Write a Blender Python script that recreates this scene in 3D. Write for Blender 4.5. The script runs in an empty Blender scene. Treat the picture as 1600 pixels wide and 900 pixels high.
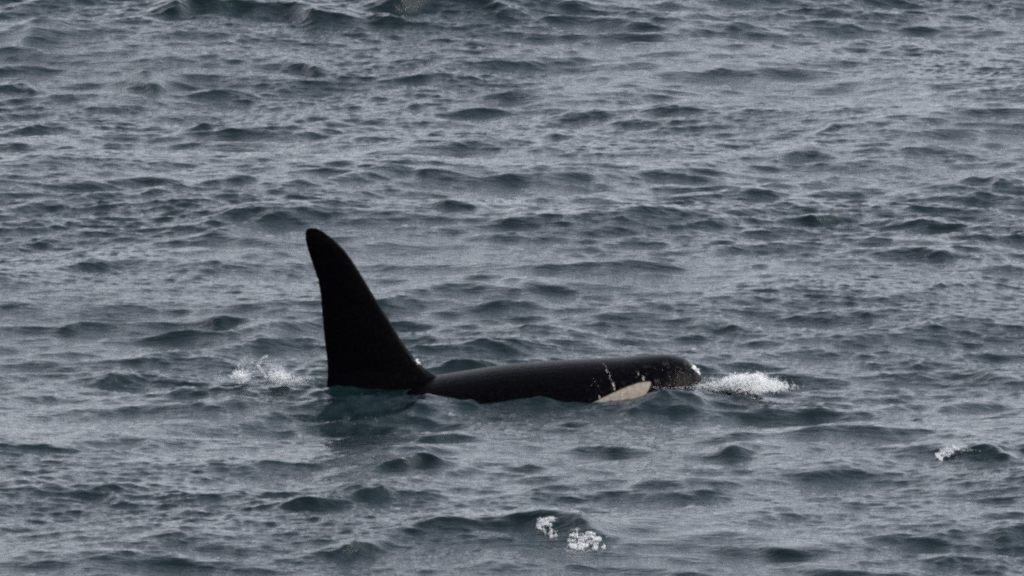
import bpy, bmesh, math, random
import numpy as np
from mathutils import Vector, Matrix
from mathutils.bvhtree import BVHTree

SC = bpy.context.scene
COL = SC.collection
rng = np.random.default_rng(7)
random.seed(7)

# ------------------------------------------------------------------ camera
PXM = 166.0                      # photo pixels per metre at the animal
DIST = 150.0
DEP = math.radians(8.0)
FPX = DIST * PXM                 # focal length in photo pixels (1600 wide)
# the waterline of the fin lies 155 px under the optical axis
BASE_DEP = DEP + math.atan(155.0 / FPX)
CAM_Y = -DIST * math.cos(BASE_DEP)
CAM_Z = DIST * math.sin(BASE_DEP)
cam_d = bpy.data.cameras.new("camera")
cam = bpy.data.objects.new("camera", cam_d)
COL.objects.link(cam)
cam_d.sensor_width = 36.0
cam_d.lens = 36.0 * FPX / 1600.0
cam_d.clip_start = 1.0
cam_d.clip_end = 60000.0
cam.location = (0, CAM_Y, CAM_Z)
cam.rotation_euler = (math.pi / 2 - DEP, 0, 0)
SC.camera = cam


def ground(px, py):
    """point of the sea level plane seen at a pixel of the photograph"""
    a = DEP + math.atan((py - 450.0) / FPX)
    d = CAM_Z / math.tan(a)
    r = math.hypot(d, CAM_Z)
    return (px - 800.0) / FPX * r, CAM_Y + d


# ------------------------------------------------------------------ sky and sun
SUN_EL = math.radians(38)
SUN_AZ = math.radians(92)        # from +Y (away from the camera) towards +X
SUN_STRENGTH = 4.0
SKY_STRENGTH = 0.10
SC.view_settings.view_transform = 'Standard'
SC.view_settings.look = 'None'
SC.view_settings.exposure = 0.34
SC.view_settings.gamma = 1.0
SC.cycles.use_denoising = False
SC.cycles.filter_width = 2.3
SC.cycles.caustics_reflective = False
SC.cycles.sample_clamp_indirect = 2.0
SC.cycles.sample_clamp_direct = 3.0

w = bpy.data.worlds.new("World")
SC.world = w
w.use_nodes = True
nt = w.node_tree
for n in list(nt.nodes):
    nt.nodes.remove(n)
N = nt.nodes.new
L = nt.links.new
out = N('ShaderNodeOutputWorld')
bg = N('ShaderNodeBackground')
bg.inputs['Strength'].default_value = SKY_STRENGTH
sky = N('ShaderNodeTexSky')
sky.sky_type = 'NISHITA'
sky.sun_disc = False
sky.sun_elevation = SUN_EL
sky.sun_rotation = SUN_AZ
sky.air_density = 1.0
sky.dust_density = 2.5
sky.ozone_density = 1.0
# broken high overcast laid over the clear sky
tc = N('ShaderNodeTexCoord')
mp = N('ShaderNodeMapping')
mp.inputs['Scale'].default_value = (1.0, 1.0, 3.0)
L(tc.outputs['Generated'], mp.inputs['Vector'])
cn = N('ShaderNodeTexNoise')
cn.inputs['Scale'].default_value = 3.0
cn.inputs['Detail'].default_value = 7.0
cn.inputs['Roughness'].default_value = 0.6
L(mp.outputs['Vector'], cn.inputs['Vector'])
cr = N('ShaderNodeMapRange')
cr.inputs['From Min'].default_value = 0.30
cr.inputs['From Max'].default_value = 0.62
cr.inputs['To Min'].default_value = 0.62
cr.inputs['To Max'].default_value = 1.0
L(cn.outputs['Fac'], cr.inputs['Value'])
cc = N('ShaderNodeTexNoise')
cc.inputs['Scale'].default_value = 6.0
cc.inputs['Detail'].default_value = 5.0
L(mp.outputs['Vector'], cc.inputs['Vector'])
ramp = N('ShaderNodeValToRGB')
ramp.color_ramp.elements[0].position = 0.35
ramp.color_ramp.elements[0].color = (8.35, 8.9, 10.1, 1)
ramp.color_ramp.elements[1].position = 0.65
ramp.color_ramp.elements[1].color = (11.35, 11.7, 12.9, 1)
L(cc.outputs['Fac'], ramp.inputs['Fac'])
mix = N('ShaderNodeMix')
mix.data_type = 'RGBA'
# the cloud sheet closes up towards the horizon and opens overhead
sz = N('ShaderNodeSeparateXYZ'); L(tc.outputs['Generated'], sz.inputs[0])
el = N('ShaderNodeMapRange')
el.inputs['From Min'].default_value = 0.20
el.inputs['From Max'].default_value = 0.66
el.inputs['To Min'].default_value = 1.0
el.inputs['To Max'].default_value = 0.20
L(sz.outputs['Z'], el.inputs['Value'])
cm = N('ShaderNodeMath'); cm.operation = 'MULTIPLY'
L(cr.outputs['Result'], cm.inputs[0]); L(el.outputs['Result'], cm.inputs[1])
L(cm.outputs[0], mix.inputs['Factor'])
L(sky.outputs['Color'], mix.inputs['A'])
L(ramp.outputs['Color'], mix.inputs['B'])
L(mix.outputs['Result'], bg.inputs['Color'])
L(bg.outputs['Background'], out.inputs['Surface'])

sd = bpy.data.lights.new("sun", 'SUN')
sd.energy = SUN_STRENGTH
sd.angle = math.radians(0.6)
sd.color = (1.0, 0.95, 0.86)
sun = bpy.data.objects.new("sun", sd)
COL.objects.link(sun)
sdir = Vector((math.sin(SUN_AZ) * math.cos(SUN_EL), math.cos(SUN_AZ) * math.cos(SUN_EL), math.sin(SUN_EL)))
sun.rotation_euler = sdir.to_track_quat('Z', 'Y').to_euler()
sun.location = sdir * 200


# ------------------------------------------------------------------ helpers
def tag(o, **kw):
    for k, v in kw.items():
        o[k] = v
    return o


def mesh_object(name, verts, faces, mat):
    me = bpy.data.meshes.new(name)
    me.from_pydata([tuple(v) for v in verts], [], faces)
    me.update()
    me.materials.append(mat)
    o = bpy.data.objects.new(name, me)
    COL.objects.link(o)
    return o


def new_mat(name):
    m = bpy.data.materials.new(name)
    m.use_nodes = True
    t = m.node_tree
    return m, t, t.nodes['Principled BSDF']


# ------------------------------------------------------------------ the animal's profile
# photograph pixels -> metres; x along the body, z up, on the centre plane y = 0
CB, SB = math.cos(BASE_DEP), math.sin(BASE_DEP)


def X(px):
    return (px - 800.0) / PXM


def Z(py):
    return (605.0 - py) / PXM / CB


top_px = np.array([[-60, 760], [60, 735], [180, 705], [300, 672], [400, 646], [470, 630], [520, 620], [580, 612], [620, 604],
                   [655, 595], [686, 587], [720, 582], [760, 575.5], [800, 570], [840, 567], [880, 564], [930, 561.5],
                   [975, 559.5], [1003, 556], [1032, 553.5], [1056, 556], [1070, 561], [1084, 571], [1093, 583], [1099, 598], [1102, 622], [1101, 640]])
TX, TZ = X(top_px[:, 0]), Z(top_px[:, 1])
# half height, half width of the trunk along x
sec = np.array([  # px, half height, half width
    [-60, .09, .09], [60, .17, .12], [180, .27, .22], [300, .40, .36], [400, .50, .50], [520, .62, .66],
    [686, .70, .76], [800, .70, .78], [900, .64, .72], [975, .57, .64], [1020, .52, .56], [1050, .47, .48],
    [1070, .40, .41], [1084, .33, .33], [1093, .25, .26], [1099, .15, .17], [1102, .03, .05]])


def sect(px):
    return np.interp(px, sec[:, 0], sec[:, 1]), np.interp(px, sec[:, 0], sec[:, 2])


def trunk_ring(px):
    b, a = sect(px)
    zt = float(np.interp(X(px), TX, TZ))
    if px > 1050:                      # rounded forehead: keep the ring centre on the head axis
        pass
    return X(px), zt - b, b, a


# ------------------------------------------------------------------ water surface heights
def tile(Lt, n, lmin, lmax, slope_rms, seed, spread=2.0, wdir=math.radians(-78), power=-4.0):
    r = np.random.default_rng(seed)
    k1 = np.fft.fftfreq(n, d=Lt / n) * 2 * np.pi
    kx, ky = np.meshgrid(k1, k1, indexing='ij')
    k = np.hypot(kx, ky)
    k[0, 0] = 1
    lo, hi = 2 * np.pi / lmax, 2 * np.pi / lmin
    band = (k >= lo) & (k <= hi)
    cosd = (kx * math.cos(wdir) + ky * math.sin(wdir)) / k
    D = np.abs(cosd) ** spread
    P = np.where(band, k ** power * (D + 0.06), 0.0)
    H = (r.standard_normal((n, n)) + 1j * r.standard_normal((n, n))) * np.sqrt(P)
    sx = np.real(np.fft.ifft2(1j * kx * H)); sy = np.real(np.fft.ifft2(1j * ky * H))
    s = math.sqrt(np.mean(sx ** 2 + sy ** 2))
    H *= slope_rms / s
    h = np.real(np.fft.ifft2(H))
    dx = np.real(np.fft.ifft2(1j * kx / k * H)); dy = np.real(np.fft.ifft2(1j * ky / k * H))
    return Lt, n, np.stack([dx, dy, h], -1).astype(np.float32)


def sample(t, x, y):
    Lt, n, f = t
    u = (x / Lt * n) % n
    v = (y / Lt * n) % n
    i0 = np.floor(u).astype(np.int32) % n; j0 = np.floor(v).astype(np.int32) % n
    fu = (u - np.floor(u))[..., None].astype(np.float32); fv = (v - np.floor(v))[..., None].astype(np.float32)
    i1 = (i0 + 1) % n; j1 = (j0 + 1) % n
    return (f[i0, j0] * (1 - fu) + f[i1, j0] * fu) * (1 - fv) + (f[i0, j1] * (1 - fu) + f[i1, j1] * fu) * fv


T0 = tile(97.0, 512, 4.0, 24.0, 0.040, 11, 3.0)
T1 = tile(41.0, 1024, 1.1, 4.0, 0.075, 12, 2.0, math.radians(-66))
T2 = tile(19.3, 1024, 0.26, 1.1, 0.125, 13, 3.0, math.radians(-80))
T3 = tile(8.7, 1024, 0.06, 0.26, 0.118, 14, 3.0, math.radians(-97))
TM = tile(61.0, 512, 1.5, 15.0, 1.0, 15, 0.6)      # slow patchiness of the ripples
T3s = float(np.std(T3[2][..., 2]))
T1s = float(np.std(T1[2][..., 2]))
TMs = float(np.std(TM[2][..., 2]))

# single crests: pixel of the crest, half length in px, height in m, lean of the crest line
crests = [
    (440, 24, 74, .30, -.05), (300, 30, 66, .20, .05), (695, 14, 86, .28, .0), (860, 20, 70, .13, .05), (235, 113, 40, .16, 0),
    (110, 18, 50, .06, 0), (50, 72, 34, .07, .1), (480, 100, 30, .09, -.15), (600, 50, 55, .05, 0), (290, 122, 50, .05, 0), (15, 122, 28, .07, 0),
    (10, 182, 24, .08, 0), (35, 210, 34, .12, 0), (150, 214, 55, .06, 0), (330, 183, 60, .08, .2), (660, 153, 32, .06, 0),
    (800, 140, 32, .07, 0), (560, 213, 28, .07, .1), (700, 233, 75, .08, .12), (860, 214, 34, .06, 0), (930, 222, 46, .07, 0),
    (430, 268, 34, .06, 0), (650, 296, 42, .08, .1), (250, 308, 28, .09, 0), (340, 318, 46, .07, 0), (930, 297, 45, .06, 0),
    (1160, 107, 34, .06, 0), (1270, 240, 28, .10, .1), (1540, 288, 40, .13, .1), (1590, 158, 30, .07, 0), (900, 175, 40, .05, 0),
    (1190, 145, 40, .05, 0), (1300, 205, 30, .05, 0), (1190, 316, 30, .07, 0), (710, 345, 38, .07, 0), (380, 365, 38, .06, 0), (1320, 348, 65, .08, 0),
    (1440, 355, 44, .09, -.1), (1480, 405, 50, .06, 0), (1120, 390, 45, .06, 0), (1500, 455, 45, .05, 0), (190, 428, 72, .10, 0),
    (430, 420, 40, .06, 0), (970, 410, 34, .08, 0), (1190, 430, 30, .07, 0), (860, 466, 75, .09, 0), (640, 478, 24, .07, 0),
    (345, 496, 24, .09, 0), (400, 518, 42, .11, -.05), (1135, 500, 30, .12, 0), (1350, 490, 50, .06, 0), (1505, 558, 60, .10, 0),
    (1490, 612, 55, .10, .05), (20, 485, 24, .08, 0), (130, 505, 40, .04, 0), (230, 690, 60, .10, 0), (95, 716, 50, .06, 0),
    (330, 622, 46, .08, 0), (690, 682, 70, .09, -.05), (640, 733, 44, .12, .05), (780, 732, 50, .08, 0), (1120, 705, 52, .12, 0), (1290, 742, 75, .16, .05),
    (1496, 712, 64, .17, -.2), (30, 775, 40, .08, 0), (130, 790, 60, .07, 0), (600, 785, 55, .11, 0), (1020, 772, 50, .06, 0),
    (880, 829, 58, .20, -.22), (730, 832, 55, .12, .1), (470, 805, 46, .06, 0), (320, 812, 40, .06, 0), (560, 862, 44, .09, .1), (200, 880, 80, .07, 0),
    (1400, 802, 60, .06, 0), (1200, 862, 60, .07, 0), (1560, 845, 50, .08, 0), (1370, 640, 60, .06, 0), (1250, 655, 45, .05, 0), (960, 700, 40, .05, 0),
    (880, 655, 40, .05, 0), (440, 650, 50, .06, 0), (560, 640, 34, .05, 0), (60, 610, 60, .07, 0), (200, 575, 40, .06, 0), (1400, 240, 50, .05, 0),
    (1420, 60, 60, .06, 0), (1180, 40, 50, .06, 0), (1540, 110, 40, .05, 0), (1050, 190, 45, .05, 0), (1080, 300, 40, .05, 0)]

# target height of the sea against the near flank of the animal
wl_px = np.array([[430, 606], [512, 604], [600, 603], [640, 603], [666, 609], [680, 613], [700, 619], [726, 625], [750, 630], [800, 627],
                  [840, 627], [890, 625], [925, 623], [975, 619], [994, 614], [1010, 608], [1020, 604], [1046, 603], [1082, 600], [1110, 604], [1230, 608]], float)
wl_x, wl_z, wl_y = [], [], []
for px, py in wl_px:
    x, zc, b, a = trunk_ring(px)
    tgt = (605 - py) / PXM
    if px < 645 or px > 1100:
        y, z = 0.0, tgt / CB
        if px < 645:
            y = -.1
    else:
        t = np.linspace(0, math.pi * .7, 400)
        yy = -a * np.sin(t); zz = zc + b * np.cos(t)
        s = zz * CB + yy * SB
        i = int(np.argmin(np.abs(s - tgt)))
        y, z = yy[i], zz[i]
    wl_x.append(x); wl_z.append(float(np.clip(z, -.1, .08))); wl_y.append(y)


def sstep(a, b, v):
    t = np.clip((v - a) / (b - a), 0, 1)
    return t * t * (3 - 2 * t)


def sea(x, y, sp=None):
    """displaced position of the sea for rest points x, y; sp = local grid spacing"""
    x = np.asarray(x, float); y = np.asarray(y, float)
    if sp is None:
        sp = np.full(x.shape, .02)

    def fade(lmin):
        return np.clip(1.6 - sp / (lmin * .45), 0, 1)[..., None].astype(np.float32)
    m = sample(TM, x, y)[..., 2] / TMs
    m2 = sample(TM, y * 1.7 + 13, x * 1.3 + 5)[..., 2] / TMs
    near = np.exp(-np.clip(np.abs(x + .5) - 2.2, 0, None) ** 2 / .5) * np.exp(-np.clip(np.abs(y + .35) - .40, 0, None) ** 2 / .16)
    wake = 1 + .9 * np.exp(-((x + 1.4) / 1.0) ** 2 - ((y + 1.7) / 1.2) ** 2)     # water stirred up alongside the tail
    d = sample(T0, x, y) * fade(4) * (1 - .93 * near)[..., None]
    d = d + sample(T1, x, y) * fade(1.1) * (1 - .93 * near)[..., None]
    d = d + sample(T2, x, y) * fade(.3) * (wake * (1 + .28 * np.clip(m, -2, 2)) * (1 + .1 * near))[..., None]
    d = d + sample(T3, x, y) * fade(.09) * ((1 + .40 * np.clip(m2, -1.6, 2)) * (1 + .35 * near))[..., None]
    d = d.astype(float)
    for (cx, cy, hw, h, lean), (gx, gy), ph in CR:
        sel = (np.abs(x - gx) < max(hw, 38) / PXM * 3.2) & (np.abs(y - gy) < 4.0)
        if not sel.any():
            continue
        xs, ys = x[sel], y[sel]
        W = max(hw, 38) / PXM * 1.3
        u = (xs - gx) / W
        # wandering crest line, drooping towards the camera at its ends
        v = (ys - gy) - lean * u * W * 4 + .22 * u * u * W + .10 * np.sin(u * 2.3 + ph) + .05 * np.sin(u * 6.1 + 2 * ph)
        env = np.exp(-np.abs(u) ** 2.4) * (1 + .15 * np.sin(u * 3.2 + ph * 3) + .08 * np.sin(u * 6.0 + ph))
        wn = sample(T1, xs * 2.3 + ph * 9, ys * 1.4)[..., 2] / T1s
        v = v + .10 * wn
        env = env * np.clip(1 + (.30 if lean > -.19 else .08) * wn, .2, 1.6)
        sn = .085 + h * (.50 if h > .27 else .80 if lean > -.19 else 1.7); sf = .34 + h * 2.2
        g = np.where(v < 0, np.exp(-(np.abs(v) / sn) ** 1.7), np.exp(-(v / sf) ** 2))
        g = g - .28 * np.exp(-((v + sn * 2.3) / (sn * 1.5)) ** 2)
        d[sel, 2] += h * env * g * (.52 if h < .17 else .68)
        d[sel, 1] -= h * .2 * env * np.exp(-(v / (sn * .9)) ** 2)
    zt = np.interp(x, wl_x, wl_z)
    d[..., 2] += near * zt
    return np.stack([x + d[..., 0], y + d[..., 1], d[..., 2]], -1)


r_ = np.random.default_rng(5)
CR = []
for c in crests:
    gx, gy = ground(c[0], c[1] - 8 + c[3] * PXM * .5)
    CR.append((c, (gx, gy), r_.uniform(0, 6.28)))


def axis(lo, hi, step, far, growth):
    a = list(np.arange(lo, hi, step))
    s, p = step, a[0]
    left = []
    while p > -far:
        s *= growth; p -= s; left.append(p)
    s, p = step, a[-1]
    right = []
    while p < far:
        s *= growth; p += s; right.append(p)
    return np.array(left[::-1] + a + right)


def fine_y():
    return ground(800, 960)[1], ground(800, -60)[1]


y0, y1 = fine_y()
ax = axis(-6.6, 6.6, .0195, 22000, 1.13)
ay = axis(y0, y1, .031, 30000, 1.13)
gx_, gy_ = np.meshgrid(ax, ay, indexing='ij')
sp = np.maximum(np.gradient(ax)[:, None], np.gradient(ay)[None, :] * .7)
P = sea(gx_, gy_, sp)

FOAM_AND_LIGHT = [  # px, py, half width px, half height px, strength
    (1165, 604, 58, 5, .6), (575, 616, 75, 7, .44), (700, 632, 50, 5, .44), (560, 640, 110, 10, .40), (860, 638, 120, 5, .40), (880, 858, 60, 6, .42), (1480, 722, 50, 6, .45), (430, 594, 50, 6, .5), (1090, 609, 40, 4, .4), (480, 600, 40, 6, .4)]  # washes beside fin and flank are painted in to lighten the dark reflection
foam_and_light = np.zeros(gx_.shape)
for fx, fy, fw, fh, fs in FOAM_AND_LIGHT:
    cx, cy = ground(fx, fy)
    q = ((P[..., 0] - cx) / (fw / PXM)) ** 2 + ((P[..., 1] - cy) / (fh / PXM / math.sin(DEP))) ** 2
    foam_and_light = np.maximum(foam_and_light, fs * np.exp(-q * .8))
nx, ny = gx_.shape
idx = np.arange(nx * ny).reshape(nx, ny)
quads = np.stack([idx[:-1, :-1], idx[1:, :-1], idx[1:, 1:], idx[:-1, 1:]], -1).reshape(-1, 4)
me = bpy.data.meshes.new("water")
me.vertices.add(nx * ny)
me.vertices.foreach_set('co', P.reshape(-1).astype(np.float32))
me.loops.add(quads.size)
me.loops.foreach_set('vertex_index', quads.reshape(-1).astype(np.int32))
me.polygons.add(len(quads))
me.polygons.foreach_set('loop_start', np.arange(0, quads.size, 4, dtype=np.int32))
me.update(calc_edges=True)
me.shade_smooth()
at = me.attributes.new('foam_and_light', 'FLOAT', 'POINT')
at.data.foreach_set('value', foam_and_light.reshape(-1).astype(np.float32))
water = bpy.data.objects.new("water", me)
COL.objects.link(water)
tag(water, kind='structure', label='choppy slate grey sea with short dark wave faces')
print("water faces", len(quads))

m, t, b = new_mat("sea_water")
n = t.nodes.new
l = t.links.new
geo = n('ShaderNodeNewGeometry')
ns = n('ShaderNodeTexNoise')
ns.inputs['Scale'].default_value = 1.4
ns.inputs['Detail'].default_value = 3
l(geo.outputs['Position'], ns.inputs['Vector'])
rc = n('ShaderNodeValToRGB')
rc.color_ramp.elements[0].position = .35
rc.color_ramp.elements[0].color = (.0028, .0085, .0105, 1)
rc.color_ramp.elements[1].position = .7
rc.color_ramp.elements[1].color = (.0050, .0135, .0155, 1)
l(ns.outputs['Fac'], rc.inputs['Fac'])
# flecks of froth, and the pale wash lightening the fin's reflection
fa = n('ShaderNodeAttribute'); fa.attribute_name = 'foam_and_light'
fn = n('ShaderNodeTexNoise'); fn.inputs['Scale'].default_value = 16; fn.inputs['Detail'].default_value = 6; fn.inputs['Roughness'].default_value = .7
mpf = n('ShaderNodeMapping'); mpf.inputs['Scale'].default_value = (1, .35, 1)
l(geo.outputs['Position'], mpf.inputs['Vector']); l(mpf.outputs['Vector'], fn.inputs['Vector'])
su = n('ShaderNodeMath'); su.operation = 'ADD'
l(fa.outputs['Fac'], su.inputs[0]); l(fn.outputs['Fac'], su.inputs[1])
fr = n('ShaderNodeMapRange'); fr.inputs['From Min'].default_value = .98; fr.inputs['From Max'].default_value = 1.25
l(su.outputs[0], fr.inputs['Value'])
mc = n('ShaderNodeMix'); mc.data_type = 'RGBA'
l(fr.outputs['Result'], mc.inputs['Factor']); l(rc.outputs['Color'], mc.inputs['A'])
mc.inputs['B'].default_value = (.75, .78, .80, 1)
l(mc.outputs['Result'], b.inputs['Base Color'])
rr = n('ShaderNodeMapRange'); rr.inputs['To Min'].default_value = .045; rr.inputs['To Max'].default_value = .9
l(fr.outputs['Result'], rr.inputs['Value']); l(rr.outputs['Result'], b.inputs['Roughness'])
b.inputs['IOR'].default_value = 1.333
# capillary ripples
def ripple(scale, stretch, rot, detail):
    mpn = n('ShaderNodeMapping'); mpn.inputs['Scale'].default_value = stretch; mpn.inputs['Rotation'].default_value = (0, 0, rot)
    l(geo.outputs['Position'], mpn.inputs['Vector'])
    q = n('ShaderNodeTexNoise'); q.inputs['Scale'].default_value = scale; q.inputs['Detail'].default_value = detail
    q.inputs['Roughness'].default_value = .62
    l(mpn.outputs['Vector'], q.inputs['Vector'])
    return q
r1 = ripple(14, (.32, 1, 1), .12, 4)
r2 = ripple(48, (.38, 1, 1), -.15, 3)
b1 = n('ShaderNodeBump'); b1.inputs['Strength'].default_value = 1; b1.inputs['Distance'].default_value = .018
b2 = n('ShaderNodeBump'); b2.inputs['Strength'].default_value = 1; b2.inputs['Distance'].default_value = .0055
l(r1.outputs['Fac'], b1.inputs['Height']); l(r2.outputs['Fac'], b2.inputs['Height'])
l(b1.outputs['Normal'], b2.inputs['Normal']); l(b2.outputs['Normal'], b.inputs['Normal'])
me.materials.append(m)

# ------------------------------------------------------------------ killer whale
bm = bmesh.new()


def loft(rings, cap=True):
    vs = [[bm.verts.new(p) for p in r] for r in rings]
    k = len(rings[0])
    for A, B in zip(vs[:-1], vs[1:]):
        for i in range(k):
            bm.faces.new((A[i], A[(i + 1) % k], B[(i + 1) % k], B[i]))
    if cap:
        bm.faces.new(vs[0][::-1]); bm.faces.new(vs[-1])


rings = []
pxs = list(np.arange(-60, 1050, 22)) + list(np.arange(1050, 1084, 5)) + list(np.arange(1084, 1102.1, 2.2))
for px in pxs:
    x, zc, bb, a = trunk_ring(px)
    r = []
    for i in range(56):
        th = 2 * math.pi * i / 56
        s, c = math.sin(th), math.cos(th)
        # slightly flattened back, fuller shoulders
        e = 2.15
        q = (abs(s) ** e + abs(c) ** e) ** (-1 / e)
        r.append((x, a * s * q, zc + bb * c * q))
    rings.append(r)
loft(rings)

# dorsal fin: tall and nearly upright, leaning back at the tip
fin_px = [  # py, trailing px, leading px
    (660, 508, 715), (625, 508, 712), (605, 509, 706), (596, 510.5, 697), (588, 511, 682), (580, 511, 670), (570, 511, 657), (560, 510.5, 648), (545, 508.5, 637),
    (526, 506, 624), (500, 504, 608.5), (479, 502, 595), (458, 500, 582), (437, 496.5, 569.5), (420, 490.5, 559), (405, 485.5, 549.5),
    (392, 481, 540), (383, 478.5, 531.5), (375, 477, 523.5), (368, 476.3, 514), (362, 476.6, 506), (358.5, 478.5, 500), (356.6, 482, 495), (355.8, 485.5, 490)]
rings = []
for py, l0, l1 in fin_px:
    hgt = (605 - py) / 250
    th = np.interp(hgt, [-.3, 0, .1, .5, .9, 1.0], [.30, .15, .105, .06, .036, .012])
    c, hw = (l0 + l1) / 2, (l1 - l0) / 2
    r = []
    for i in range(36):
        a = 2 * math.pi * i / 36
        cx = math.cos(a)
        # blade section: rounded leading edge, thinner trailing edge
        sa_ = math.sin(a); yy = math.copysign(abs(sa_) ** .75, sa_) * th * (.74 + .26 * cx)
        r.append((X(c + hw * cx), yy, Z(py)))
    rings.append(r)
loft(rings)

# pectoral fins (under water)
for s in (-1, 1):
    rings = []
    for k in range(10):
        f = k / 9
        ctr = Vector((X(925) - .55 * f, s * (.45 + 1.15 * f), -.62 - .5 * f))
        wd = .34 * math.sin(math.pi * (.25 + .72 * f)) + .02
        r = []
        for i in range(20):
            a = 2 * math.pi * i / 20
            r.append(ctr + Vector((wd * math.cos(a), 0, (.07 * (1 - .6 * f)) * math.sin(a))))
        rings.append(r)
    loft(rings)
# tail flukes (under water)
tx, tzc = X(-60), float(np.interp(X(-60), TX, TZ)) - .09
for s in (-1, 1):
    rings = []
    for k in range(10):
        f = k / 9
        ctr = Vector((tx - .02 - .42 * f ** 1.4, s * (-.03 + 1.05 * f), tzc))
        wd = .36 * (1 - f) ** .7 + .03
        r = []
        for i in range(18):
            a = 2 * math.pi * i / 18
            r.append(ctr + Vector((wd * math.cos(a), 0, (.055 * (1 - .6 * f)) * math.sin(a))))
        rings.append(r)
    loft(rings)
bmesh.ops.recalc_face_normals(bm, faces=bm.faces)
me0 = bpy.data.meshes.new("orca_cage")
bm.to_mesh(me0); bm.free()
cage = bpy.data.objects.new("orca_cage", me0)
COL.objects.link(cage)
md = cage.modifiers.new("r", 'REMESH'); md.mode = 'VOXEL'; md.voxel_size = .0105
md = cage.modifiers.new("s", 'SMOOTH'); md.factor = .6; md.iterations = 8
dg = bpy.context.evaluated_depsgraph_get()
ome = bpy.data.meshes.new_from_object(cage.evaluated_get(dg))
bpy.data.objects.remove(cage); bpy.data.meshes.remove(me0)
ome.name = "orca"
ome.shade_smooth()
orca = bpy.data.objects.new("orca", ome)
COL.objects.link(orca)
tag(orca, label='black killer whale with tall upright dorsal fin and pale eye patch surfacing in the sea', category='whale')
print("orca faces", len(ome.polygons))

bvh = BVHTree.FromPolygons([v.co[:] for v in ome.vertices], [p_.vertices[:] for p_ in ome.polygons])
camv = Vector((0, CAM_Y, CAM_Z))


def skin(px, py):
    d = Vector(((px - 800) / FPX, 1, -(py - 450) / FPX))
    d = Matrix.Rotation(-DEP, 3, 'X') @ d
    h = bvh.ray_cast(camv, d.normalized())
    return (h[0], h[1]) if h[0] is not None else (None, None)


# pigment of the flank
co = np.empty(len(ome.vertices) * 3, np.float32); ome.vertices.foreach_get('co', co); co = co.reshape(-1, 3)
m, t, b = new_mat("orca_skin")
n = t.nodes.new; l = t.links.new
# screen-like coordinates of the flank -> metres along / up the body
tcn = n('ShaderNodeTexCoord')
sx = n('ShaderNodeSeparateXYZ'); l(tcn.outputs['Object'], sx.inputs[0])


def mth(op, a, bb=None, c=None):
    q = n('ShaderNodeMath'); q.operation = op
    for i, v in enumerate((a, bb, c)):
        if v is None:
            continue
        if isinstance(v, (int, float)):
            q.inputs[i].default_value = v
        else:
            l(v, q.inputs[i])
    return q.outputs[0]


wob = n('ShaderNodeTexNoise'); wob.inputs['Scale'].default_value = 9; wob.inputs['Detail'].default_value = 4
l(tcn.outputs['Object'], wob.inputs['Vector'])
wv = mth('MULTIPLY', mth('SUBTRACT', wob.outputs['Fac'], .5), .05)


def patch_mask(poly):
    """convex pigment patch on the near flank: largest signed distance over its edges, corners rounded"""
    pts = []
    for px, py in poly:
        h, _ = skin(px, min(py, 700))
        pts.append((h.x, h.z))
    acc = None
    for (ax_, az_), (bx_, bz_) in zip(pts, pts[1:] + pts[:1]):
        ln = math.hypot(bx_ - ax_, bz_ - az_)
        nx_, nz_ = -(bz_ - az_) / ln, (bx_ - ax_) / ln       # outward for a clockwise outline
        dd = mth('ADD', mth('MULTIPLY', mth('SUBTRACT', sx.outputs['X'], ax_), nx_), mth('MULTIPLY', mth('SUBTRACT', sx.outputs['Z'], az_), nz_))
        acc = dd if acc is None else mth('SMOOTH_MAX', acc, dd, .045)
    q = mth('ADD', acc, mth('MULTIPLY', wv, .35))
    r = n('ShaderNodeMapRange'); r.interpolation_type = 'SMOOTHSTEP'
    r.inputs['From Min'].default_value = .014; r.inputs['From Max'].default_value = .002
    l(q, r.inputs['Value'])
    return r.outputs['Result']


EYE = patch_mask([(922, 632), (951, 617.5), (975, 606), (997, 598.5), (1017, 598), (1012, 612), (996, 634), (960, 648)])
# chin and belly
bel = n('ShaderNodeMapRange'); bel.interpolation_type = 'SMOOTHSTEP'
bel.inputs['From Min'].default_value = -.80; bel.inputs['From Max'].default_value = -.86
l(mth('ADD', sx.outputs['Z'], wv), bel.inputs['Value'])
white = mth('MAXIMUM', EYE, bel.outputs['Result'])
fine = n('ShaderNodeTexNoise'); fine.inputs['Scale'].default_value = 30; fine.inputs['Detail'].default_value = 5
l(tcn.outputs['Object'], fine.inputs['Vector'])
blk = n('ShaderNodeValToRGB')
blk.color_ramp.elements[0].position = .4; blk.color_ramp.elements[0].color = (.0010, .0009, .0016, 1)
blk.color_ramp.elements[1].position = .75; blk.color_ramp.elements[1].color = (.0035, .0028, .0038, 1)
l(fine.outputs['Fac'], blk.inputs['Fac'])
wht = n('ShaderNodeValToRGB')
wht.color_ramp.elements[0].position = .3; wht.color_ramp.elements[0].color = (.21, .185, .15, 1)
wht.color_ramp.elements[1].position = .7; wht.color_ramp.elements[1].color = (.31, .275, .235, 1)
l(fine.outputs['Fac'], wht.inputs['Fac'])
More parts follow.
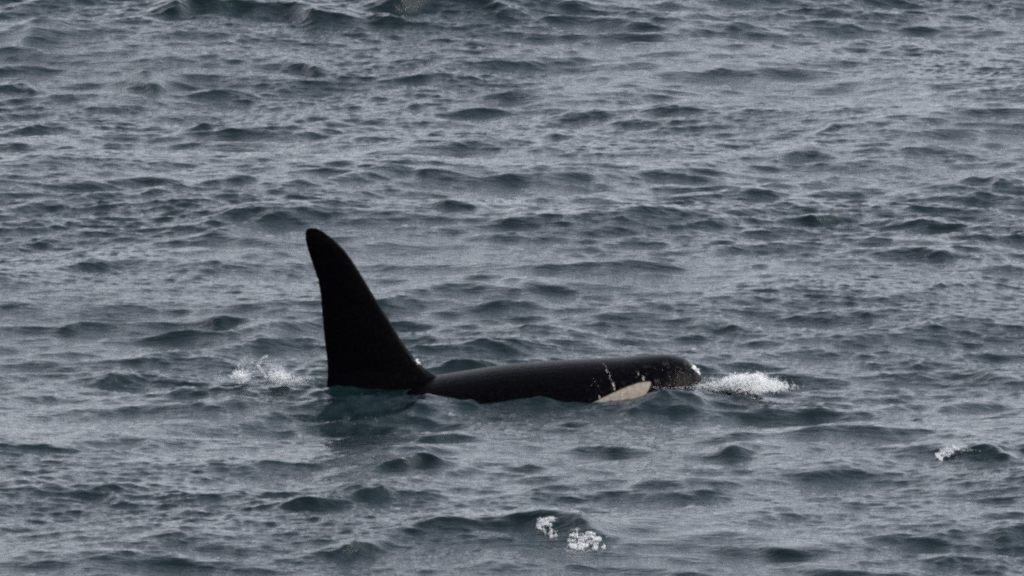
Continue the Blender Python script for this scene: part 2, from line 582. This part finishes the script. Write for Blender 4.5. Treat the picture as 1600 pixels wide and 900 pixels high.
# worn scuffs on the head
sc = n('ShaderNodeTexNoise'); sc.inputs['Scale'].default_value = 22; sc.inputs['Detail'].default_value = 6; sc.inputs['Roughness'].default_value = .7
l(tcn.outputs['Object'], sc.inputs['Vector'])
scr = n('ShaderNodeMapRange'); scr.inputs['From Min'].default_value = .56; scr.inputs['From Max'].default_value = .74; scr.inputs['To Max'].default_value = .35
l(sc.outputs['Fac'], scr.inputs['Value'])
hd = n('ShaderNodeMapRange'); hd.inputs['From Min'].default_value = X(900); hd.inputs['From Max'].default_value = X(1040)
l(sx.outputs['X'], hd.inputs['Value'])
scm = mth('MULTIPLY', scr.outputs['Result'], hd.outputs['Result'])
c0 = n('ShaderNodeMix'); c0.data_type = 'RGBA'
l(scm, c0.inputs['Factor']); l(blk.outputs['Color'], c0.inputs['A']); c0.inputs['B'].default_value = (.16, .14, .15, 1)
c1 = n('ShaderNodeMix'); c1.data_type = 'RGBA'
l(white, c1.inputs['Factor']); l(c0.outputs['Result'], c1.inputs['A']); l(wht.outputs['Color'], c1.inputs['B'])
l(c1.outputs['Result'], b.inputs['Base Color'])
b.inputs['Roughness'].default_value = .34
b.inputs['Specular IOR Level'].default_value = .035
b.inputs['IOR'].default_value = 1.36
bp = n('ShaderNodeBump'); bp.inputs['Distance'].default_value = .006; bp.inputs['Strength'].default_value = .8
l(sc.outputs['Fac'], bp.inputs['Height']); l(bp.outputs['Normal'], b.inputs['Normal'])
ome.materials.clear(); ome.materials.append(m)

# ------------------------------------------------------------------ spray and foam
fm, t, b = new_mat("sea_foam")
b.inputs['Base Color'].default_value = (.93, .94, .95, 1)
b.inputs['Roughness'].default_value = .55
tr = t.nodes.new('ShaderNodeBsdfTranslucent'); tr.inputs['Color'].default_value = (.95, .96, .97, 1)
mx = t.nodes.new('ShaderNodeMixShader'); mx.inputs[0].default_value = .55
t.links.new(b.outputs[0], mx.inputs[1]); t.links.new(tr.outputs[0], mx.inputs[2])
t.links.new(mx.outputs[0], t.nodes['Material Output'].inputs['Surface'])
tm, t, b = new_mat("water_film")
b.inputs['Base Color'].default_value = (.42, .43, .45, 1)
b.inputs['Roughness'].default_value = .12

OCT = np.array([(1, 0, 0), (0, 1, 0), (-1, 0, 0), (0, -1, 0), (0, 0, 1), (0, 0, -1)], float)
OCF = [(0, 1, 4), (1, 2, 4), (2, 3, 4), (3, 0, 4), (1, 0, 5), (2, 1, 5), (3, 2, 5), (0, 3, 5)]


def rotm(r):
    q = r.standard_normal(4); q /= np.linalg.norm(q)
    a, b_, c, d = q
    return np.array([[1 - 2 * (c * c + d * d), 2 * (b_ * c - a * d), 2 * (b_ * d + a * c)],
                     [2 * (b_ * c + a * d), 1 - 2 * (b_ * b_ + d * d), 2 * (c * d - a * b_)],
                     [2 * (b_ * d - a * c), 2 * (c * d + a * b_), 1 - 2 * (b_ * b_ + c * c)]])


def droplets(name, pts, sizes, seed, mat, **tags):
    r = np.random.default_rng(seed)
    V, F = [], []
    for p, s in zip(pts, sizes):
        k = len(V)
        M = rotm(r)
        sc_ = s * r.uniform(.6, 1.35, 3)
        V.extend(((OCT * sc_) @ M.T + p).tolist())
        F.extend([tuple(i + k for i in f) for f in OCF])
    o = mesh_object(name, V, F, mat)
    o.data.shade_smooth()
    return tag(o, **tags)


def seaz(x, y):
    # height of the displaced surface near rest point
    p = sea(np.atleast_1d(x), np.atleast_1d(y))
    return p[:, 2]


def cloud(parts, seed, base_y=None):
    """parts: (px, py, half width px, half height px, depth m, count, size mm lo, hi); heights are over the sea"""
    r = np.random.default_rng(seed)
    P_, S_ = [], []
    for px, py, hw, hh, dep, cnt, s0, s1, y in parts:
        u = r.normal(0, .48, cnt)
        x = X(px) + u * hw / PXM
        yy = y + r.normal(0, dep, cnt)
        # height relative to the optical ray through (px, py) at depth y
        up = (np.clip(r.normal(0, .5, cnt), -1.2, 1.2) * hh) / PXM
        z = (605 - py) / PXM / CB - y * SB / CB + up * np.sqrt(np.clip(1.2 - u * u * .7, .06, 1))
        zs = seaz(x, yy)
        z = np.maximum(z, zs + r.uniform(-.004, .006, cnt))
        P_.append(np.stack([x, yy, z], -1)); S_.append(r.uniform(s0, s1, cnt) ** 1 / 1000)
    return np.concatenate(P_), np.concatenate(S_)


def arc(pts, y, cnt, jit, s0, s1, seed):
    r = np.random.default_rng(seed)
    pts = np.array(pts, float)
    f = r.uniform(0, len(pts) - 1, cnt)
    px = np.interp(f, range(len(pts)), pts[:, 0]); py = np.interp(f, range(len(pts)), pts[:, 1])
    x = (px - 800) / PXM + r.normal(0, jit, cnt); z = (605 - py) / PXM / CB - y * SB / CB + r.normal(0, jit, cnt)
    return np.stack([x, y + r.normal(0, jit * 2, cnt), z], -1), r.uniform(s0, s1, cnt) / 1000


# bow splash ahead of the snout
p, s = cloud([(1165, 599, 34, 11, .10, 7500, 3, 6.5, -.05), (1190, 604, 38, 4, .12, 4500, 3, 6, -.05), (1145, 599, 18, 6, .06, 2600, 3, 6, -.05),
              (1183, 589, 10, 6, .06, 700, 2, 4.5, -.05), (1208, 597, 16, 6, .06, 500, 2, 4, -.05), (1120, 606, 24, 2.5, .08, 500, 2, 4, -.1),
              (1175, 592, 50, 13, .12, 400, 1.5, 3.5, -.05)], 21)
droplets('splash', p, s, 1, fm, label='largest white splash, in the water just ahead of the whale snout', category='splash', group='splashes round the whale')
# wake splash behind the fin
p, s = cloud([(376, 587, 13, 7, .08, 1500, 3, 7, .0), (436, 587, 17, 8, .08, 2000, 3, 6.5, .0), (462, 593, 26, 5, .1, 700, 2, 4, .0),
              (430, 597, 60, 4, .12, 500, 2, 4, .0), (392, 572, 22, 15, .08, 170, 2, 5, .0), (425, 568, 14, 14, .06, 130, 2, 4.5, .0), (345, 590, 12, 3, .1, 100, 2, 4, .0)], 22)
a1, a2 = arc([(418, 556), (409, 562), (403, 570), (410, 580), (418, 590)], .0, 520, .006, 3, 6, 23)
b3, b4 = arc([(440, 572), (432, 578), (428, 588)], .0, 200, .008, 2.5, 5, 29)
a3, a4 = arc([(386, 556), (376, 566), (371, 573)], .0, 60, .007, 1.5, 4, 24)
p = np.concatenate([p, a1, a3, b3]); s = np.concatenate([s, a2, a4, b4])
droplets('splash', p, s, 2, fm, label='thin ragged splash of white water trailing behind the dorsal fin', category='splash', group='splashes round the whale')
# bits of spray under the chin
p, s = cloud([(1098, 603, 22, 5, .05, 420, 1.5, 4, -.30), (1060, 606, 40, 2, .05, 130, 1.5, 3.5, -.48), (1112, 597, 14, 9, .05, 160, 1.5, 4, -.2)], 25)
droplets('spray', p, s, 3, fm, label='small scatter of spray along the whale chin', kind='stuff')


# breaking crests in the foreground, hugging the wave itself
def crest_foam(blobs, seed):
    r = np.random.default_rng(seed)
    P_, S_ = [], []
    for px, py, hw, hh, cnt, s0, s1 in blobs:
        gx, gy = ground(px, py)
        # candidates on the sea surface close to the ray; keep those that project inside the blob
        x = gx + r.uniform(-1, 1, cnt * 30) * hw / PXM * 1.1
        y = gy + r.uniform(-1.4, .3, cnt * 30)
        q = sea(x, y)
        dd = q - np.array([0, CAM_Y, CAM_Z])
        dep = dd[:, 1] * math.cos(DEP) - dd[:, 2] * math.sin(DEP)
        sxp = 800 + FPX * dd[:, 0] / dep
        syp = 450 - FPX * (dd[:, 1] * math.sin(DEP) + dd[:, 2] * math.cos(DEP)) / dep
        e = ((sxp - px) / hw) ** 2 + ((syp - py) / hh) ** 2
        torn = sample(T3, sxp * .014, syp * .030)[..., 2] / T3s        # torn, streaky edges instead of round puffs
        k = np.where(e < r.uniform(.0, 1.9, len(e)) * np.clip(.75 + .55 * torn, 0, 1.6))[0][:cnt]
        P_.append(q[k] + np.stack([np.zeros(len(k)), np.zeros(len(k)), r.uniform(0, .02, len(k))], -1))
        S_.append(r.uniform(s0, s1, len(k)) / 1000)
    return np.concatenate(P_), np.concatenate(S_)


p, s = crest_foam([(851, 817, 10, 5, 800, 2, 6), (861, 812, 8, 3, 260, 2, 5), (845, 824, 6, 4, 220, 2, 5), (861, 835, 3, 9, 150, 2, 5), (852, 833, 4, 3, 60, 2, 4), (869, 836, 3, 6, 50, 2, 4),
                   (898, 839, 6, 4, 420, 3, 6), (910, 843, 8, 5, 420, 2.5, 6), (922, 838, 9, 4, 420, 2.5, 6), (933, 844, 7, 4, 300, 2.5, 6), (904, 855, 15, 4, 620, 2, 6), (931, 855, 5, 5, 180, 2, 5), (944, 857, 4, 2, 60, 2, 5),
                   (901, 829, 7, 2, 110, 2, 4), (894, 848, 6, 6, 200, 2, 5), (952, 840, 9, 3, 40, 2, 4), (915, 848, 18, 4, 300, 2, 5), (905, 862, 22, 3, 60, 2, 4)], 31)
droplets('breaking_crest', p, s, 4, fm, label='glinting white broken wave crest lowest in the foreground', category='whitecap', group='breaking wave crests')
p, s = crest_foam([(1464, 716, 8, 4, 700, 2.5, 6), (1471, 711, 9, 4, 900, 2.5, 6), (1479, 706, 9, 4, 900, 2.5, 6), (1488, 703, 9, 3, 700, 2.5, 6), (1475, 709, 14, 4, 500, 2.5, 6), (1508, 705, 16, 2, 180, 2, 4)], 32)
droplets('breaking_crest', p, s, 5, fm, label='small white tip on the peaked wave at the far right', category='whitecap', group='breaking wave crests')

# water trickling off the head, plus white bead clusters painted in as sun glints
def beads(paths, seed):
    r = np.random.default_rng(seed)
    P_, S_ = [], []
    for path, cnt, s0, s1, jit in paths:
        f = r.uniform(0, len(path) - 1, cnt)
        a = np.array(path, float)
        for q in f:
            px = np.interp(q, range(len(a)), a[:, 0]) + r.normal(0, jit)
            py = np.interp(q, range(len(a)), a[:, 1]) + r.normal(0, jit)
            h, nrm = skin(px, py)
            if h is not None:
                P_.append(np.array(h + nrm * .003)); S_.append(r.uniform(s0, s1) / 1000)
    return np.array(P_), np.array(S_)


p, s = beads([([(942, 566), (948, 577), (954, 586), (952, 590), (958, 598), (960, 609)], 100, 1, 2.1, .5), ([(946, 577), (950, 583)], 22, 1.5, 2.6, .5), ([(958, 599), (960, 609)], 46, 2, 3.4, .7),
              ([(997, 582), (998, 586)], 14, 1.5, 3, .5), ([(1005, 587), (1006, 594)], 34, 2, 3.4, .8), ([(936, 618), (938, 624)], 18, 2, 3.5, .6),
              ([(925, 590), (935, 615)], 14, 1.2, 2.2, 4), ([(1040, 570), (1075, 598)], 90, 1, 2, 10), ([(1020, 605), (1026, 606), (1034, 603), (1085, 603)], 60, 1.2, 2.8, 2.5),
              ([(1083, 573), (1089, 577), (1094, 583)], 420, 3, 6, 1.6), ([(1076, 567), (1086, 574)], 50, 1.5, 3, 1), ([(652, 563), (655, 567)], 130, 3, 5, 1.1), ([(526, 377), (530, 380)], 20, 1.5, 3, .6), ([(970, 613), (972, 621)], 14, 1.5, 3, .7)], 41)  # dense snout and fin-base clusters imitate sun glints in white
g1, g2 = arc([(650.5, 563), (654, 568)], -.03, 60, .006, 5, 8, 51)  # white cluster standing in for the glint at the fin base
g3, g4 = arc([(1086, 575), (1090, 579)], -.16, 30, .008, 4, 7, 52)  # white cluster standing in for the glint on the snout
p = np.concatenate([p, g1, g3]); s = np.concatenate([s, g2, g4])
o = droplets('water_beads_and_glints', p, s, 6, fm, kind='stuff')
o.parent = orca
